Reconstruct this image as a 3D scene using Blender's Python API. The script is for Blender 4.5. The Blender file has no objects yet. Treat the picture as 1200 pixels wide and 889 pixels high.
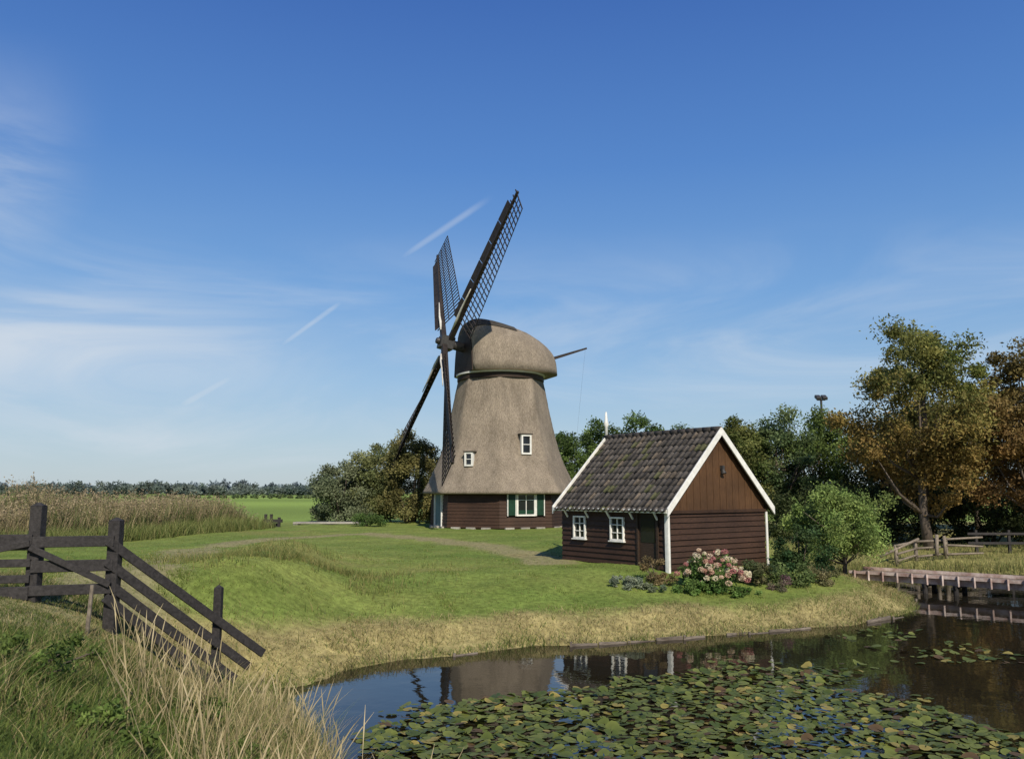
import bpy, math, random
import numpy as np
from mathutils import Vector, Matrix
random.seed(4); RNG=np.random.default_rng(4)
scene=bpy.context.scene
rad=math.radians
# ------------------------------------------------------------------ helpers
def link(o,parent=None):
    scene.collection.objects.link(o)
    if parent is not None: o.parent=parent
    return o
def empty(name,loc=(0,0,0),rotz=0):
    e=bpy.data.objects.new(name,None); e.location=loc; e.rotation_euler=(0,0,rotz); e.empty_display_size=.3
    return link(e)
def fast_mesh(name,V,F,mat,parent=None,col=None,smooth=False):
    V=np.asarray(V,dtype=np.float32); F=np.asarray(F,dtype=np.int32)
    me=bpy.data.meshes.new(name)
    me.vertices.add(len(V)); me.vertices.foreach_set("co",V.ravel())
    k=F.shape[1]
    me.loops.add(F.size); me.loops.foreach_set("vertex_index",F.ravel())
    me.polygons.add(len(F)); me.polygons.foreach_set("loop_start",np.arange(0,F.size,k,dtype=np.int32))
    me.update(calc_edges=True)
    if col is not None:
        a=me.color_attributes.new("Col","FLOAT_COLOR","POINT")
        c=np.ones((len(V),4),dtype=np.float32); c[:,:3]=col
        a.data.foreach_set("color",c.ravel())
    if smooth: me.polygons.foreach_set("use_smooth",np.ones(len(F),dtype=bool))
    me.materials.append(mat)
    o=bpy.data.objects.new(name,me)
    return link(o,parent)
class MB:
    def __init__(s): s.v=[];s.f=[]
    def add(s,vs,fs):
        n=len(s.v); s.v+= [tuple(v) for v in vs]; s.f+=[tuple(i+n for i in f) for f in fs]
    def box(s,x0,x1,y0,y1,z0,z1):
        s.add([(x0,y0,z0),(x1,y0,z0),(x1,y1,z0),(x0,y1,z0),(x0,y0,z1),(x1,y0,z1),(x1,y1,z1),(x0,y1,z1)],
              [(0,3,2,1),(4,5,6,7),(0,1,5,4),(1,2,6,5),(2,3,7,6),(3,0,4,7)])
    def beam(s,p0,p1,w,h,up=(0,0,1),w1=None,h1=None):
        p0=Vector(p0);p1=Vector(p1); d=(p1-p0).normalized(); up=Vector(up)
        sd=d.cross(up)
        if sd.length<1e-4: sd=d.cross(Vector((1,0,0)))
        sd.normalize(); u=sd.cross(d).normalized()
        w1=w if w1 is None else w1; h1=h if h1 is None else h1
        vs=[]
        for p,a,b in((p0,w,h),(p1,w1,h1)):
            for i,j in((-1,-1),(1,-1),(1,1),(-1,1)): vs.append(p+sd*(i*a/2)+u*(j*b/2))
        s.add(vs,[(0,1,2,3),(7,6,5,4),(0,4,5,1),(1,5,6,2),(2,6,7,3),(3,7,4,0)])
    def tube(s,pts,rs,n=8):
        pts=[Vector(p) for p in pts]; vs=[];fs=[]
        for i,p in enumerate(pts):
            d=(pts[min(i+1,len(pts)-1)]-pts[max(i-1,0)]).normalized()
            a=d.cross(Vector((.13,.9,.2)) if abs(d.z)>.8 else Vector((0,0,1))).normalized(); b=d.cross(a)
            for k in range(n):
                t=2*math.pi*k/n; vs.append(p+(a*math.cos(t)+b*math.sin(t))*rs[i])
        for i in range(len(pts)-1):
            for k in range(n):
                fs.append((i*n+k,i*n+(k+1)%n,(i+1)*n+(k+1)%n,(i+1)*n+k))
        fs.append(tuple(range(n))[::-1]); fs.append(tuple((len(pts)-1)*n+k for k in range(n)))
        s.add(vs,fs)
    def obj(s,name,mat,parent=None,smooth=False,bevel=0):
        me=bpy.data.meshes.new(name); me.from_pydata(s.v,[],s.f); me.update()
        if smooth:
            for p in me.polygons: p.use_smooth=True
        me.materials.append(mat)
        o=bpy.data.objects.new(name,me); link(o,parent)
        if bevel:
            m=o.modifiers.new("bevel","BEVEL"); m.width=bevel; m.segments=1; m.limit_method='ANGLE'
        return o
# ------------------------------------------------------------------ materials
def newmat(name):
    m=bpy.data.materials.new(name); m.use_nodes=True
    nt=m.node_tree; b=nt.nodes["Principled BSDF"]; return m,nt,b
def noise_mat(name,c1,c2,scale=8,rough=.8,bump=.3,stretch=(1,1,1),c3=None,spec=.3,dist=.02,big=0.5):
    m,nt,b=newmat(name); N=nt.nodes;L=nt.links
    tc=N.new("ShaderNodeTexCoord"); mp=N.new("ShaderNodeMapping"); mp.inputs["Scale"].default_value=stretch
    L.new(tc.outputs["Object"],mp.inputs[0])
    n=N.new("ShaderNodeTexNoise"); n.inputs["Scale"].default_value=scale; n.inputs["Detail"].default_value=7; n.inputs["Roughness"].default_value=.65
    L.new(mp.outputs[0],n.inputs["Vector"])
    r=N.new("ShaderNodeValToRGB"); r.color_ramp.elements[0].position=.32; r.color_ramp.elements[1].position=.68
    r.color_ramp.elements[0].color=(*c1,1); r.color_ramp.elements[1].color=(*c2,1)
    if c3: e=r.color_ramp.elements.new(.85); e.color=(*c3,1)
    L.new(n.outputs["Fac"],r.inputs[0])
    n2=N.new("ShaderNodeTexNoise"); n2.inputs["Scale"].default_value=.9; n2.inputs["Detail"].default_value=4
    L.new(tc.outputs["Object"],n2.inputs["Vector"])
    mr=N.new("ShaderNodeMapRange"); mr.inputs[1].default_value=.3; mr.inputs[2].default_value=.7; mr.inputs[3].default_value=1-big*.5; mr.inputs[4].default_value=1+big*.5
    L.new(n2.outputs["Fac"],mr.inputs[0])
    mul=N.new("ShaderNodeVectorMath"); mul.operation='SCALE'; L.new(r.outputs[0],mul.inputs[0]); L.new(mr.outputs[0],mul.inputs["Scale"])
    L.new(mul.outputs[0],b.inputs["Base Color"])
    b.inputs["Roughness"].default_value=rough; b.inputs["Specular IOR Level"].default_value=spec
    if bump:
        bp=N.new("ShaderNodeBump"); bp.inputs["Strength"].default_value=bump; bp.inputs["Distance"].default_value=dist
        L.new(n.outputs["Fac"],bp.inputs["Height"]); L.new(bp.outputs[0],b.inputs["Normal"])
    return m
def attr_mat(name,rough=.6,trans=.3,spec=.25,noise=0,nscale=20):
    m,nt,b=newmat(name); N=nt.nodes;L=nt.links
    a=N.new("ShaderNodeAttribute"); a.attribute_name="Col"
    src=a.outputs["Color"]
    if noise:
        tc=N.new("ShaderNodeTexCoord"); n=N.new("ShaderNodeTexNoise"); n.inputs["Scale"].default_value=nscale; n.inputs["Detail"].default_value=6
        L.new(tc.outputs["Object"],n.inputs["Vector"])
        mr=N.new("ShaderNodeMapRange"); mr.inputs[1].default_value=.25; mr.inputs[2].default_value=.75; mr.inputs[3].default_value=1-noise; mr.inputs[4].default_value=1+noise
        L.new(n.outputs["Fac"],mr.inputs[0])
        mu=N.new("ShaderNodeVectorMath"); mu.operation='SCALE'; L.new(src,mu.inputs[0]); L.new(mr.outputs[0],mu.inputs["Scale"]); src=mu.outputs[0]
        bp=N.new("ShaderNodeBump"); bp.inputs["Strength"].default_value=.4; bp.inputs["Distance"].default_value=.01
        L.new(n.outputs["Fac"],bp.inputs["Height"]); L.new(bp.outputs[0],b.inputs["Normal"])
    L.new(src,b.inputs["Base Color"]); b.inputs["Roughness"].default_value=rough; b.inputs["Specular IOR Level"].default_value=spec
    if trans:
        t=N.new("ShaderNodeBsdfTranslucent"); L.new(src,t.inputs[0])
        mx=N.new("ShaderNodeMixShader"); mx.inputs[0].default_value=trans
        L.new(b.outputs[0],mx.inputs[1]); L.new(t.outputs[0],mx.inputs[2])
        L.new(mx.outputs[0],N["Material Output"].inputs["Surface"])
    return m
M_leaf=attr_mat("leaf_foliage",.6,.33,.15)
M_grass=attr_mat("grass_blades",.6,.25,.2)
M_bark=noise_mat("bark",(.06,.046,.034),(.14,.11,.085),6,.9,.8,(3,3,.6))
M_wood_dark=noise_mat("tarred_weatherboard",(.02,.013,.009),(.05,.03,.019),5,.7,.5,(1,1,9),c3=(.085,.055,.038))
M_wood_house=noise_mat("stained_weatherboard",(.026,.0125,.007),(.058,.029,.015),5,.65,.4,(1.5,1.5,10),c3=(.09,.05,.028))
M_wood_gable=noise_mat("stained_vertical_boards",(.055,.026,.011),(.1,.05,.02),5,.7,.4,(9,9,1),c3=(.14,.08,.038))
M_fence=noise_mat("weathered_fence_wood",(.018,.016,.015),(.045,.04,.038),7,.8,.5,(3,3,3),c3=(.1,.09,.085))
M_ridge=noise_mat("ridge_tile_clay",(.025,.022,.02),(.06,.052,.045),7,.8,.5,(3,3,3))
M_sail=noise_mat("sail_timber",(.016,.012,.01),(.04,.03,.025),4,.7,.3)
M_white=noise_mat("white_paint",(.6,.585,.53),(.78,.765,.7),6,.5,.1,big=.15)
M_green=noise_mat("green_paint",(.008,.03,.016),(.013,.05,.028),6,.45,.1)
M_door_blue=noise_mat("blue_green_door_paint",(.07,.13,.15),(.1,.18,.2),6,.5,.1)
M_canvas=noise_mat("sail_canvas",(.45,.42,.36),(.65,.62,.55),6,.9,.3)
M_stone=noise_mat("plinth_masonry",(.22,.2,.17),(.38,.35,.3),12,.9,.4)
M_iron=noise_mat("dark_iron",(.02,.02,.02),(.05,.045,.04),8,.5,.2)
M_logs=noise_mat("grey_logs",(.13,.105,.08),(.28,.23,.17),6,.9,.5,(2,2,2))
M_plank=noise_mat("bridge_planks",(.15,.11,.09),(.3,.23,.19),5,.85,.4,(3,3,3),big=.4)
M_edge=noise_mat("bank_edging_wood",(.07,.055,.04),(.24,.2,.16),3,.9,.5,(1,1,5))
M_rust=noise_mat("bridge_side_paint",(.22,.12,.095),(.55,.47,.41),3,.8,.3)
def thatch_mat():
    m,nt,b=newmat("reed_thatch"); N=nt.nodes;L=nt.links
    tc=N.new("ShaderNodeTexCoord")
    mp=N.new("ShaderNodeMapping"); mp.inputs["Scale"].default_value=(11,11,1.6); L.new(tc.outputs["Object"],mp.inputs[0])
    n=N.new("ShaderNodeTexNoise"); n.inputs["Scale"].default_value=2.2; n.inputs["Detail"].default_value=10; n.inputs["Roughness"].default_value=.8; L.new(mp.outputs[0],n.inputs["Vector"])
    r=N.new("ShaderNodeValToRGB"); e=r.color_ramp.elements
    e[0].position=.34; e[0].color=(.135,.105,.074,1); e[1].position=.66; e[1].color=(.43,.36,.275,1)
    L.new(n.outputs["Fac"],r.inputs[0])
    n2=N.new("ShaderNodeTexNoise"); n2.inputs["Scale"].default_value=.7; n2.inputs["Detail"].default_value=7; n2.inputs["Roughness"].default_value=.7
    mp2=N.new("ShaderNodeMapping"); mp2.inputs["Scale"].default_value=(1.8,1.8,.7); L.new(tc.outputs["Object"],mp2.inputs[0]); L.new(mp2.outputs[0],n2.inputs["Vector"])
    mr=N.new("ShaderNodeMapRange"); mr.inputs[1].default_value=.3; mr.inputs[2].default_value=.7; mr.inputs[3].default_value=.66; mr.inputs[4].default_value=1.2; L.new(n2.outputs["Fac"],mr.inputs[0])
    mu=N.new("ShaderNodeVectorMath"); mu.operation='SCALE'; L.new(r.outputs[0],mu.inputs[0]); L.new(mr.outputs[0],mu.inputs["Scale"])
    L.new(mu.outputs[0],b.inputs["Base Color"]); b.inputs["Roughness"].default_value=.95; b.inputs["Specular IOR Level"].default_value=.1
    bp=N.new("ShaderNodeBump"); bp.inputs["Strength"].default_value=.9; bp.inputs["Distance"].default_value=.09
    L.new(n.outputs["Fac"],bp.inputs["Height"]); L.new(bp.outputs[0],b.inputs["Normal"])
    return m
M_thatch=thatch_mat()
M_thatch_dark=noise_mat("mossy_ridge",(.03,.026,.02),(.075,.065,.05),8,.95,.6,(3,3,3))
def glass_mat():
    m,nt,b=newmat("window_glass"); b.inputs["Base Color"].default_value=(.012,.014,.016,1); b.inputs["Roughness"].default_value=.06; b.inputs["Specular IOR Level"].default_value=.6
    return m
M_glass=glass_mat()
def water_mat():
    m,nt,b=newmat("pond_water"); N=nt.nodes;L=nt.links
    tc=N.new("ShaderNodeTexCoord")
    n=N.new("ShaderNodeTexNoise"); n.inputs["Scale"].default_value=1.8; n.inputs["Detail"].default_value=4; L.new(tc.outputs["Object"],n.inputs["Vector"])
    bp=N.new("ShaderNodeBump"); bp.inputs["Strength"].default_value=.2; bp.inputs["Distance"].default_value=.02
    L.new(n.outputs["Fac"],bp.inputs["Height"]); L.new(bp.outputs[0],b.inputs["Normal"])
    b.inputs["Base Color"].default_value=(.018,.015,.009,1); b.inputs["Roughness"].default_value=.02; b.inputs["IOR"].default_value=1.36
    b.inputs["Specular IOR Level"].default_value=.6
    return m
M_water=water_mat()
# ------------------------------------------------------------------ terrain functions
SHORE=np.array([(-3.9,14.2),(-3.5,14.5),(-3.0,15.6),(-2.1,16.5),(-.69,17.4),(.6,18.0),(1.8,18.3),(3.76,19.0),(5.9,19.9),(8.28,20.9),(10.1,22.3),(11.2,23.7),(12.0,25.6),(12.4,27.5),(12.3,29),(12.0,31),(12.6,33),(15,34),(20,33.4),(24,33),
 (22.5,28),(20,23),(19.5,18),(22,10),(18,2),(10,1.5),(5,3.2),(2,4.8),(.3,6.2),(-.9,7.6),(-1.7,9.3),(-2.4,11),(-3.1,12.6)])
def seg_dist(px,py,poly,closed=True):
    d=np.full(px.shape,1e9); n=len(poly)
    for i in range(n if closed else n-1):
        ax,ay=poly[i]; bx,by=poly[(i+1)%n]; vx,vy=bx-ax,by-ay
        t=np.clip(((px-ax)*vx+(py-ay)*vy)/(vx*vx+vy*vy),0,1)
        d=np.minimum(d,np.hypot(px-ax-t*vx,py-ay-t*vy))
    return d
def inside(px,py,poly):
    c=np.zeros(px.shape,bool); n=len(poly)
    for i in range(n):
        ax,ay=poly[i]; bx,by=poly[(i+1)%n]
        if ay==by: continue
        c^=((ay>py)!=(by>py))&(px<(bx-ax)*(py-ay)/(by-ay)+ax)
    return c
def ss(t): t=np.clip(t,0,1); return t*t*(3-2*t)
def sdf(x,y):
    w=.12*np.sin(x*1.7+y*.9)+.07*np.sin(x*4.1-y*3.3)
    d=seg_dist(x,y,SHORE); return np.where(inside(x,y,SHORE),-d,d)+w*.6
def fnoise(x,y,s=1.,seed=0):
    r=np.random.default_rng(seed); o=np.zeros(np.shape(x))
    for i in range(7):
        a=r.uniform(0,6.28); f=s*(1.6**i)*.4; ph=r.uniform(0,6.28)
        o+=np.sin((x*math.cos(a)+y*math.sin(a))*f+ph+1.3*np.sin((x*math.sin(a)-y*math.cos(a))*f*.7+ph))/(1.25**i)
    return o/3.2
DIKE=np.array([(6,-4),(0,-.5),(-3.8,5),(-6.2,11),(-7.2,16),(-7.8,21),(-9.5,27)])
RIDGE=np.array([(-5.0,17.5),(-5.6,20.5),(-6.6,24.5),(-7.0,27.5)])
def gh(x,y):
    x=np.asarray(x,float); y=np.asarray(y,float)
    s=sdf(x,y)
    dd=seg_dist(x,y,DIKE,False)
    k=1-ss((dd-1.2)/3.4)
    fade=.85-.45*ss((y-13)/12)
    k=k*fade
    T=1.0+k+.05*np.sin(x*.5+1)*np.sin(y*.37)
    rg=seg_dist(x,y,RIDGE,False); T=T+.26*np.exp(-(rg/1.25)**2)*(1+.3*fnoise(x,y,1.5,33))
    T=T-.35*ss((y-60)/25)
    T=T-.35*ss((x-11)/3)*ss((y-24)/3)*(1-ss((y-44)/8))
    w2=5.5-2.6*np.clip(k,0,1)
    z=.42*ss((s+.05)/1.5)+(T-.42)*ss((s-.6)/w2)
    z=z+(.02*np.sin(x*3.1+y*1.3)*np.sin(y*2.7-x)+.03*fnoise(x,y,1.7,34))*ss(s/2.)
    zu=-.9*ss(-s/1.3)-.04
    return np.where(s>0,z+.0,zu)
PATH=np.array([(-6.0,10),(-7.2,16),(-8.6,22),(-10.8,29),(-12,36),(-10.6,41),(-8.0,44.5),(-4.3,41),(-1.2,35),(.9,29.5),(1.2,27)])
def axis(a,b,step,far):
    core=np.arange(a,b+1e-6,step); out=[]; v=step; p=b
    while p<far: v*=1.22; p+=v; out.append(p)
    lo=[];v=step;p=a
    while p>-far: v*=1.22; p-=v; lo.append(p)
    return np.array(lo[::-1]+list(core)+out)
gx=axis(-26,27,.2,4500); gy=axis(-4,52,.2,4500)
GX,GY=np.meshgrid(gx,gy); S=sdf(GX,GY); GZ=gh(GX,GY)
nx,ny=len(gx),len(gy)
idx=np.arange(nx*ny).reshape(ny,nx)
F=np.stack([idx[:-1,:-1],idx[:-1,1:],idx[1:,1:],idx[1:,:-1]],-1).reshape(-1,4)
green=np.array((.115,.17,.032)); green2=np.array((.2,.225,.055)); straw=np.array((.3,.25,.105)); dirt=np.array((.28,.225,.125)); field=np.array((.22,.3,.06)); mud=np.array((.03,.025,.018))
n1=fnoise(GX,GY,1.2,1)[...,None]*.5+.5
C=green*(1-n1)+green2*n1
C=C*(1+.2*fnoise(GX,GY,4,2)[...,None])
def bankwid(x,y): return .95+.45*fnoise(x,y,1.6,5)+.6*ss((-.5-x)/3)
bankw=(1-ss((S-bankwid(GX,GY))/.9))[...,None]
C=C*(1-bankw)+straw*bankw*(1+.25*fnoise(GX,GY,6,3)[...,None])
pd=seg_dist(GX,GY,PATH,False); pw=(1-ss((pd-.5-.4*fnoise(GX,GY,3,8))/.7))[...,None]*.7
C=C*(1-pw)+dirt*pw
dryp=ss((fnoise(GX,GY,.7,21)-.35)/.4)[...,None]*.35*(GY<60)[...,None]; C=C*(1-dryp)+np.array((.26,.21,.08))*dryp
fw=ss((GY-58)/10)[...,None]; stripe=(.5+.5*np.sin(GY*.045+2*np.sin(GX*.004)))[...,None]
C=C*(1-fw)+(field*(.75+.4*stripe))*fw
rb=(ss((GX-12)/3)*ss((GY-30)/3)*(1-ss((GY-60)/5)))[...,None]; C=C*(1-rb)+np.array((.24,.22,.08))*rb
under=(1-ss((S+.02)/.08))[...,None]; C=C*(1-under)+mud*under
C=np.clip(C,.005,.9)
M_ground=attr_mat("grassland_ground",.95,0,.1,.42,7)
fast_mesh("ground",np.stack([GX,GY,GZ],-1).reshape(-1,3),F,M_ground,None,C.reshape(-1,3),True)
wb=MB(); wb.add([(-5,0,0),(26,0,0),(26,36,0),(-5,36,0)],[(0,1,2,3)]); wb.obj("pond_water",M_water)
# ------------------------------------------------------------------ bank edging
eb=MB(); 
pts=SHORE[1:14]
for i in range(len(pts)-1):
    a=Vector((*pts[i],0)); b=Vector((*pts[i+1],0)); L_=(b-a).length; n=max(1,int(L_/.55))
    for k in range(n):
        if random.random()<.42: continue
        p=a.lerp(b,k/n); q=a.lerp(b,(k+.93)/n); off=Vector((random.uniform(-.02,.02)+.02,-.03-random.uniform(0,.07),0))
        h=random.uniform(.01,.07)
        eb.beam(p+off+Vector((0,0,h-.15)),q+off+Vector((0,0,h-.15+random.uniform(-.03,.03))),.03,.3)
        if random.random()<.5: eb.beam(p+off+Vector((0,-.04,-.3)),p+off+Vector((0,-.04,h+.04)),.05,.05)
eb.obj("wooden_bank_edging",M_edge)
# ------------------------------------------------------------------ blades
def blades(name,x,y,h,w,col,nseg=2,lean=.5,parent=None,z=None,mat=None,tipcol=None):
    n=len(x); z=gh(x,y)-.02 if z is None else z
    az=RNG.uniform(0,2*np.pi,n); la=RNG.uniform(0,2*np.pi,n); le=RNG.uniform(.1,1,n)*lean*h
    P=np.stack([x,y,z],-1); T=np.stack([np.cos(az),np.sin(az),0*az],-1); Ld=np.stack([np.cos(la),np.sin(la),0*la],-1)
    rows=[];cols=[]
    for i in range(nseg+1):
        t=i/nseg
        c=P+Ld*(le*t**1.8)[:,None]; c[:,2]+=h*t*(1-.25*lean*t)
        ww=(w*(1-t)**.7+.0008)[:,None]*.5
        rows+= [c-T*ww,c+T*ww]
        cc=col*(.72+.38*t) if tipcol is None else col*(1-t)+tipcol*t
        cols+=[cc,cc]
    V=np.stack(rows,1).reshape(-1,3); CC=np.stack(cols,1).reshape(-1,3)
    k=2*(nseg+1); base=(np.arange(n)*k)[:,None,None]
    q=np.array([[2*i,2*i+1,2*i+3,2*i+2] for i in range(nseg)])[None]
    Fq=(base+q).reshape(-1,4)
    return fast_mesh(name,V,Fq,mat or M_grass,parent,np.clip(CC,0,1))
def mixc(a,b,n,jit=.2):
    t=RNG.uniform(0,1,n)[:,None]; c=np.array(a)*(1-t)+np.array(b)*t
    return c*RNG.uniform(1-jit,1+jit,n)[:,None]
# lawn
N=290000
Y=1/RNG.uniform(1/48,1/13,N); X=RNG.uniform(-.62,.62,N)*Y
s=sdf(X,Y); pdist=seg_dist(X,Y,PATH,False)
k=(s>.5)&(X<13)&((pdist>.7+.4*fnoise(X,Y,3,8))|(RNG.random(N)<.3)); X,Y,s=X[k],Y[k],s[k]
nn=fnoise(X,Y,1.2,1); t=np.clip(.5+.5*nn+.2*RNG.normal(size=len(X)),0,1)[:,None]
c=(np.array((.115,.175,.03))*(1-t)+np.array((.22,.245,.06))*t)*RNG.uniform(.72,1.25,len(X))[:,None]
dr=(RNG.random(len(X))<.07+.3*ss((fnoise(X,Y,.7,21)-.2)/.4))[:,None]; c=np.where(dr,mixc((.28,.23,.09),(.36,.3,.12),len(X)),c)
bw=(1-ss((s-bankwid(X,Y)-.2)/1.0)); bb=(RNG.random(len(X))<bw*.8)[:,None]; c=np.where(bb,mixc((.28,.24,.1),(.4,.33,.16),len(X)),c)
tuft=1+1.3*ss((fnoise(X,Y,5,44)-.4)/.3)
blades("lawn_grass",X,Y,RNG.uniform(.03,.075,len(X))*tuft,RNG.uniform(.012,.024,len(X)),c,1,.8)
# bank straw
N=170000
X=RNG.uniform(-6,13,N);Y=RNG.uniform(13.5,31,N); s=sdf(X,Y)
k=(s>-.02)&(s<bankwid(X,Y)+.7)&(RNG.random(N)<(1.1-s*.42)); X,Y,s=X[k],Y[k],s[k]
c=mixc((.24,.2,.08),(.45,.37,.18),len(X),.28); gg=.25+.38*ss((fnoise(X,Y,2.2,51)+.1)/.5)+.25*(s<.12)
g=(RNG.random(len(X))<gg)[:,None]; c=np.where(g,mixc((.12,.165,.035),(.2,.23,.06),len(X)),c)
hh=RNG.uniform(.06,.27,len(X))*(1-.22*s)*(1+.7*fnoise(X,Y,4,52)); over=(s<.2)*RNG.uniform(0,.25,len(X))
blades("dry_bank_grass",X,Y,np.clip(hh,.05,.5)+over*.4,RNG.uniform(.008,.018,len(X)),c,3,1.3)
# ------------------------------------------------------------------ foreground vegetation
FENCE=np.array([(-6.2,8.0),(-6.1,10.8),(-5.3,11.2),(-3.9,12.7)])
def region(n,xf,yr,cond):
    Y=RNG.uniform(yr[0],yr[1],n); X=RNG.uniform(xf[0],xf[1],n); k=cond(X,Y); return X[k],Y[k]
def fgcond(X,Y):
    s=sdf(X,Y); return (s>.05)&(Y<13.4)&(X<-.15*Y)
X,Y=region(160000,(-9,-.5),(4,13.4),fgcond)
f=fnoise(X,Y,2.2,11)
h=RNG.uniform(.14,.46,len(X))*(1+.6*f)*(.45+.55*ss((10.6-Y)/3))
hg=seg_dist(X,Y,FENCE,False); h=np.clip(h*np.clip(.25+hg*.42,0.25,1),.05,1)
c=mixc((.05,.09,.018),(.16,.195,.045),len(X),.3)*(1+.4*fnoise(X,Y,1.4,71))[:,None]
dry=(RNG.random(len(X))<.27+.35*f)[:,None]; c=np.where(dry,mixc((.26,.21,.09),(.42,.34,.17),len(X)),c)
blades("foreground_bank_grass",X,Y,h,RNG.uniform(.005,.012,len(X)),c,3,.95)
X,Y=region(80000,(-6,-.3),(4.5,13),lambda X,Y:(sdf(X,Y)>-.05)&(sdf(X,Y)<1.8)&(RNG.random(len(X))<.5*(1-sdf(X,Y)/2.1)*(1+fnoise(X,Y,2.5,61))))
k=(X<-.2*Y)|(RNG.random(len(X))<.12); X,Y=X[k],Y[k]
h=RNG.uniform(.3,.95,len(X))*(1+.3*fnoise(X,Y,3,62)); far=ss((Y-9)/3); h*=1-.25*far
h*=np.clip(.5+seg_dist(X,Y,FENCE,False)*.4,.5,1)
c=mixc((.3,.24,.1),(.5,.41,.21),len(X),.28); g=(RNG.random(len(X))<.42)[:,None]; c=np.where(g,mixc((.08,.125,.025),(.2,.22,.06),len(X)),c)
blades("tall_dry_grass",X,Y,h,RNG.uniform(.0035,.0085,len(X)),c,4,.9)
X,Y=region(2200,(-6.0,1.2),(4.8,11),lambda X,Y:(sdf(X,Y)>.0)&(sdf(X,Y)<2.4)&((X<-.2*Y)|(RNG.random(len(X))<.3)))
k=(RNG.random(len(X))<.6)&(seg_dist(X,Y,FENCE,False)>1.2); X,Y=X[k],Y[k]
c=mixc((.34,.27,.13),(.5,.41,.24),len(X),.2); zz=gh(X,Y)-.02; hh=RNG.uniform(.5,.98,len(X))+.22*(X>-.2*Y)
LA=RNG.uniform(0,6.28,len(X)); LE=RNG.uniform(.1,.5,len(X))*hh
rows=[];rc=[]
for i in range(7):
    t=i/6; cxy=np.stack([X+np.cos(LA)*LE*t**2,Y+np.sin(LA)*LE*t**2,zz+hh*t],-1); wd=.0022 if i<5 else (.0065 if i==5 else .0012)
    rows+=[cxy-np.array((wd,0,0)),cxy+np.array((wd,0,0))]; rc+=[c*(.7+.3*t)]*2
Vv=np.stack(rows,1).reshape(-1,3); q=np.array([[2*i,2*i+1,2*i+3,2*i+2] for i in range(6)])[None]
fast_mesh("seeding_grass_stalks",Vv,(np.arange(len(X))[:,None,None]*14+q).reshape(-1,4),M_grass,None,np.clip(np.stack(rc,1).reshape(-1,3),0,1))
# ------------------------------------------------------------------ leaf clouds
def leaf_quads(P,size,flat=0.0):
    n=len(P); a=RNG.normal(size=(n,3)); a/=np.linalg.norm(a,axis=1)[:,None]
    b=RNG.normal(size=(n,3)); b-=a*(a*b).sum(1)[:,None]; b/=np.linalg.norm(b,axis=1)[:,None]
    s=size[:,None]
    V=np.stack([P-a*s,P-b*s*.5,P+a*s,P+b*s*.5],1).reshape(-1,3)
    return V,np.arange(4*n).reshape(n,4)
def crown(centers,rads,per,size,cA,cB,clustjit=.35,squash=.75,droop=0):
    Ps=[];Cs=[]
    for i,(c,r) in enumerate(zip(centers,rads)):
        n=int(per*RNG.uniform(.7,1.3)); d=RNG.normal(size=(n,3)); d/=np.linalg.norm(d,axis=1)[:,None]
        rr=r*RNG.uniform(0,1,n)**.45*(1+.35*RNG.normal(size=n)*.5)
        p=d*rr[:,None]; p[:,2]*=squash
        if droop: p[:,2]-=droop*RNG.uniform(0,1,n)**1.5*r
        t=np.clip(RNG.uniform(0,1)+RNG.normal(0,.15,n),0,1)[:,None]
        br=RNG.uniform(1-clustjit,1+clustjit)
        Cs.append((np.array(cA)*(1-t)+np.array(cB)*t)*br*RNG.uniform(.8,1.2,n)[:,None]); Ps.append(p+c)
    P=np.concatenate(Ps);Cc=np.concatenate(Cs)
    V,F=leaf_quads(P,RNG.uniform(.6,1.3,len(P))*size)
    return V,F,np.clip(np.repeat(Cc,4,0),0,1)
LG=1.55
def sc_(c,k=LG): return tuple(min(.6,v*k) for v in c)
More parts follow.
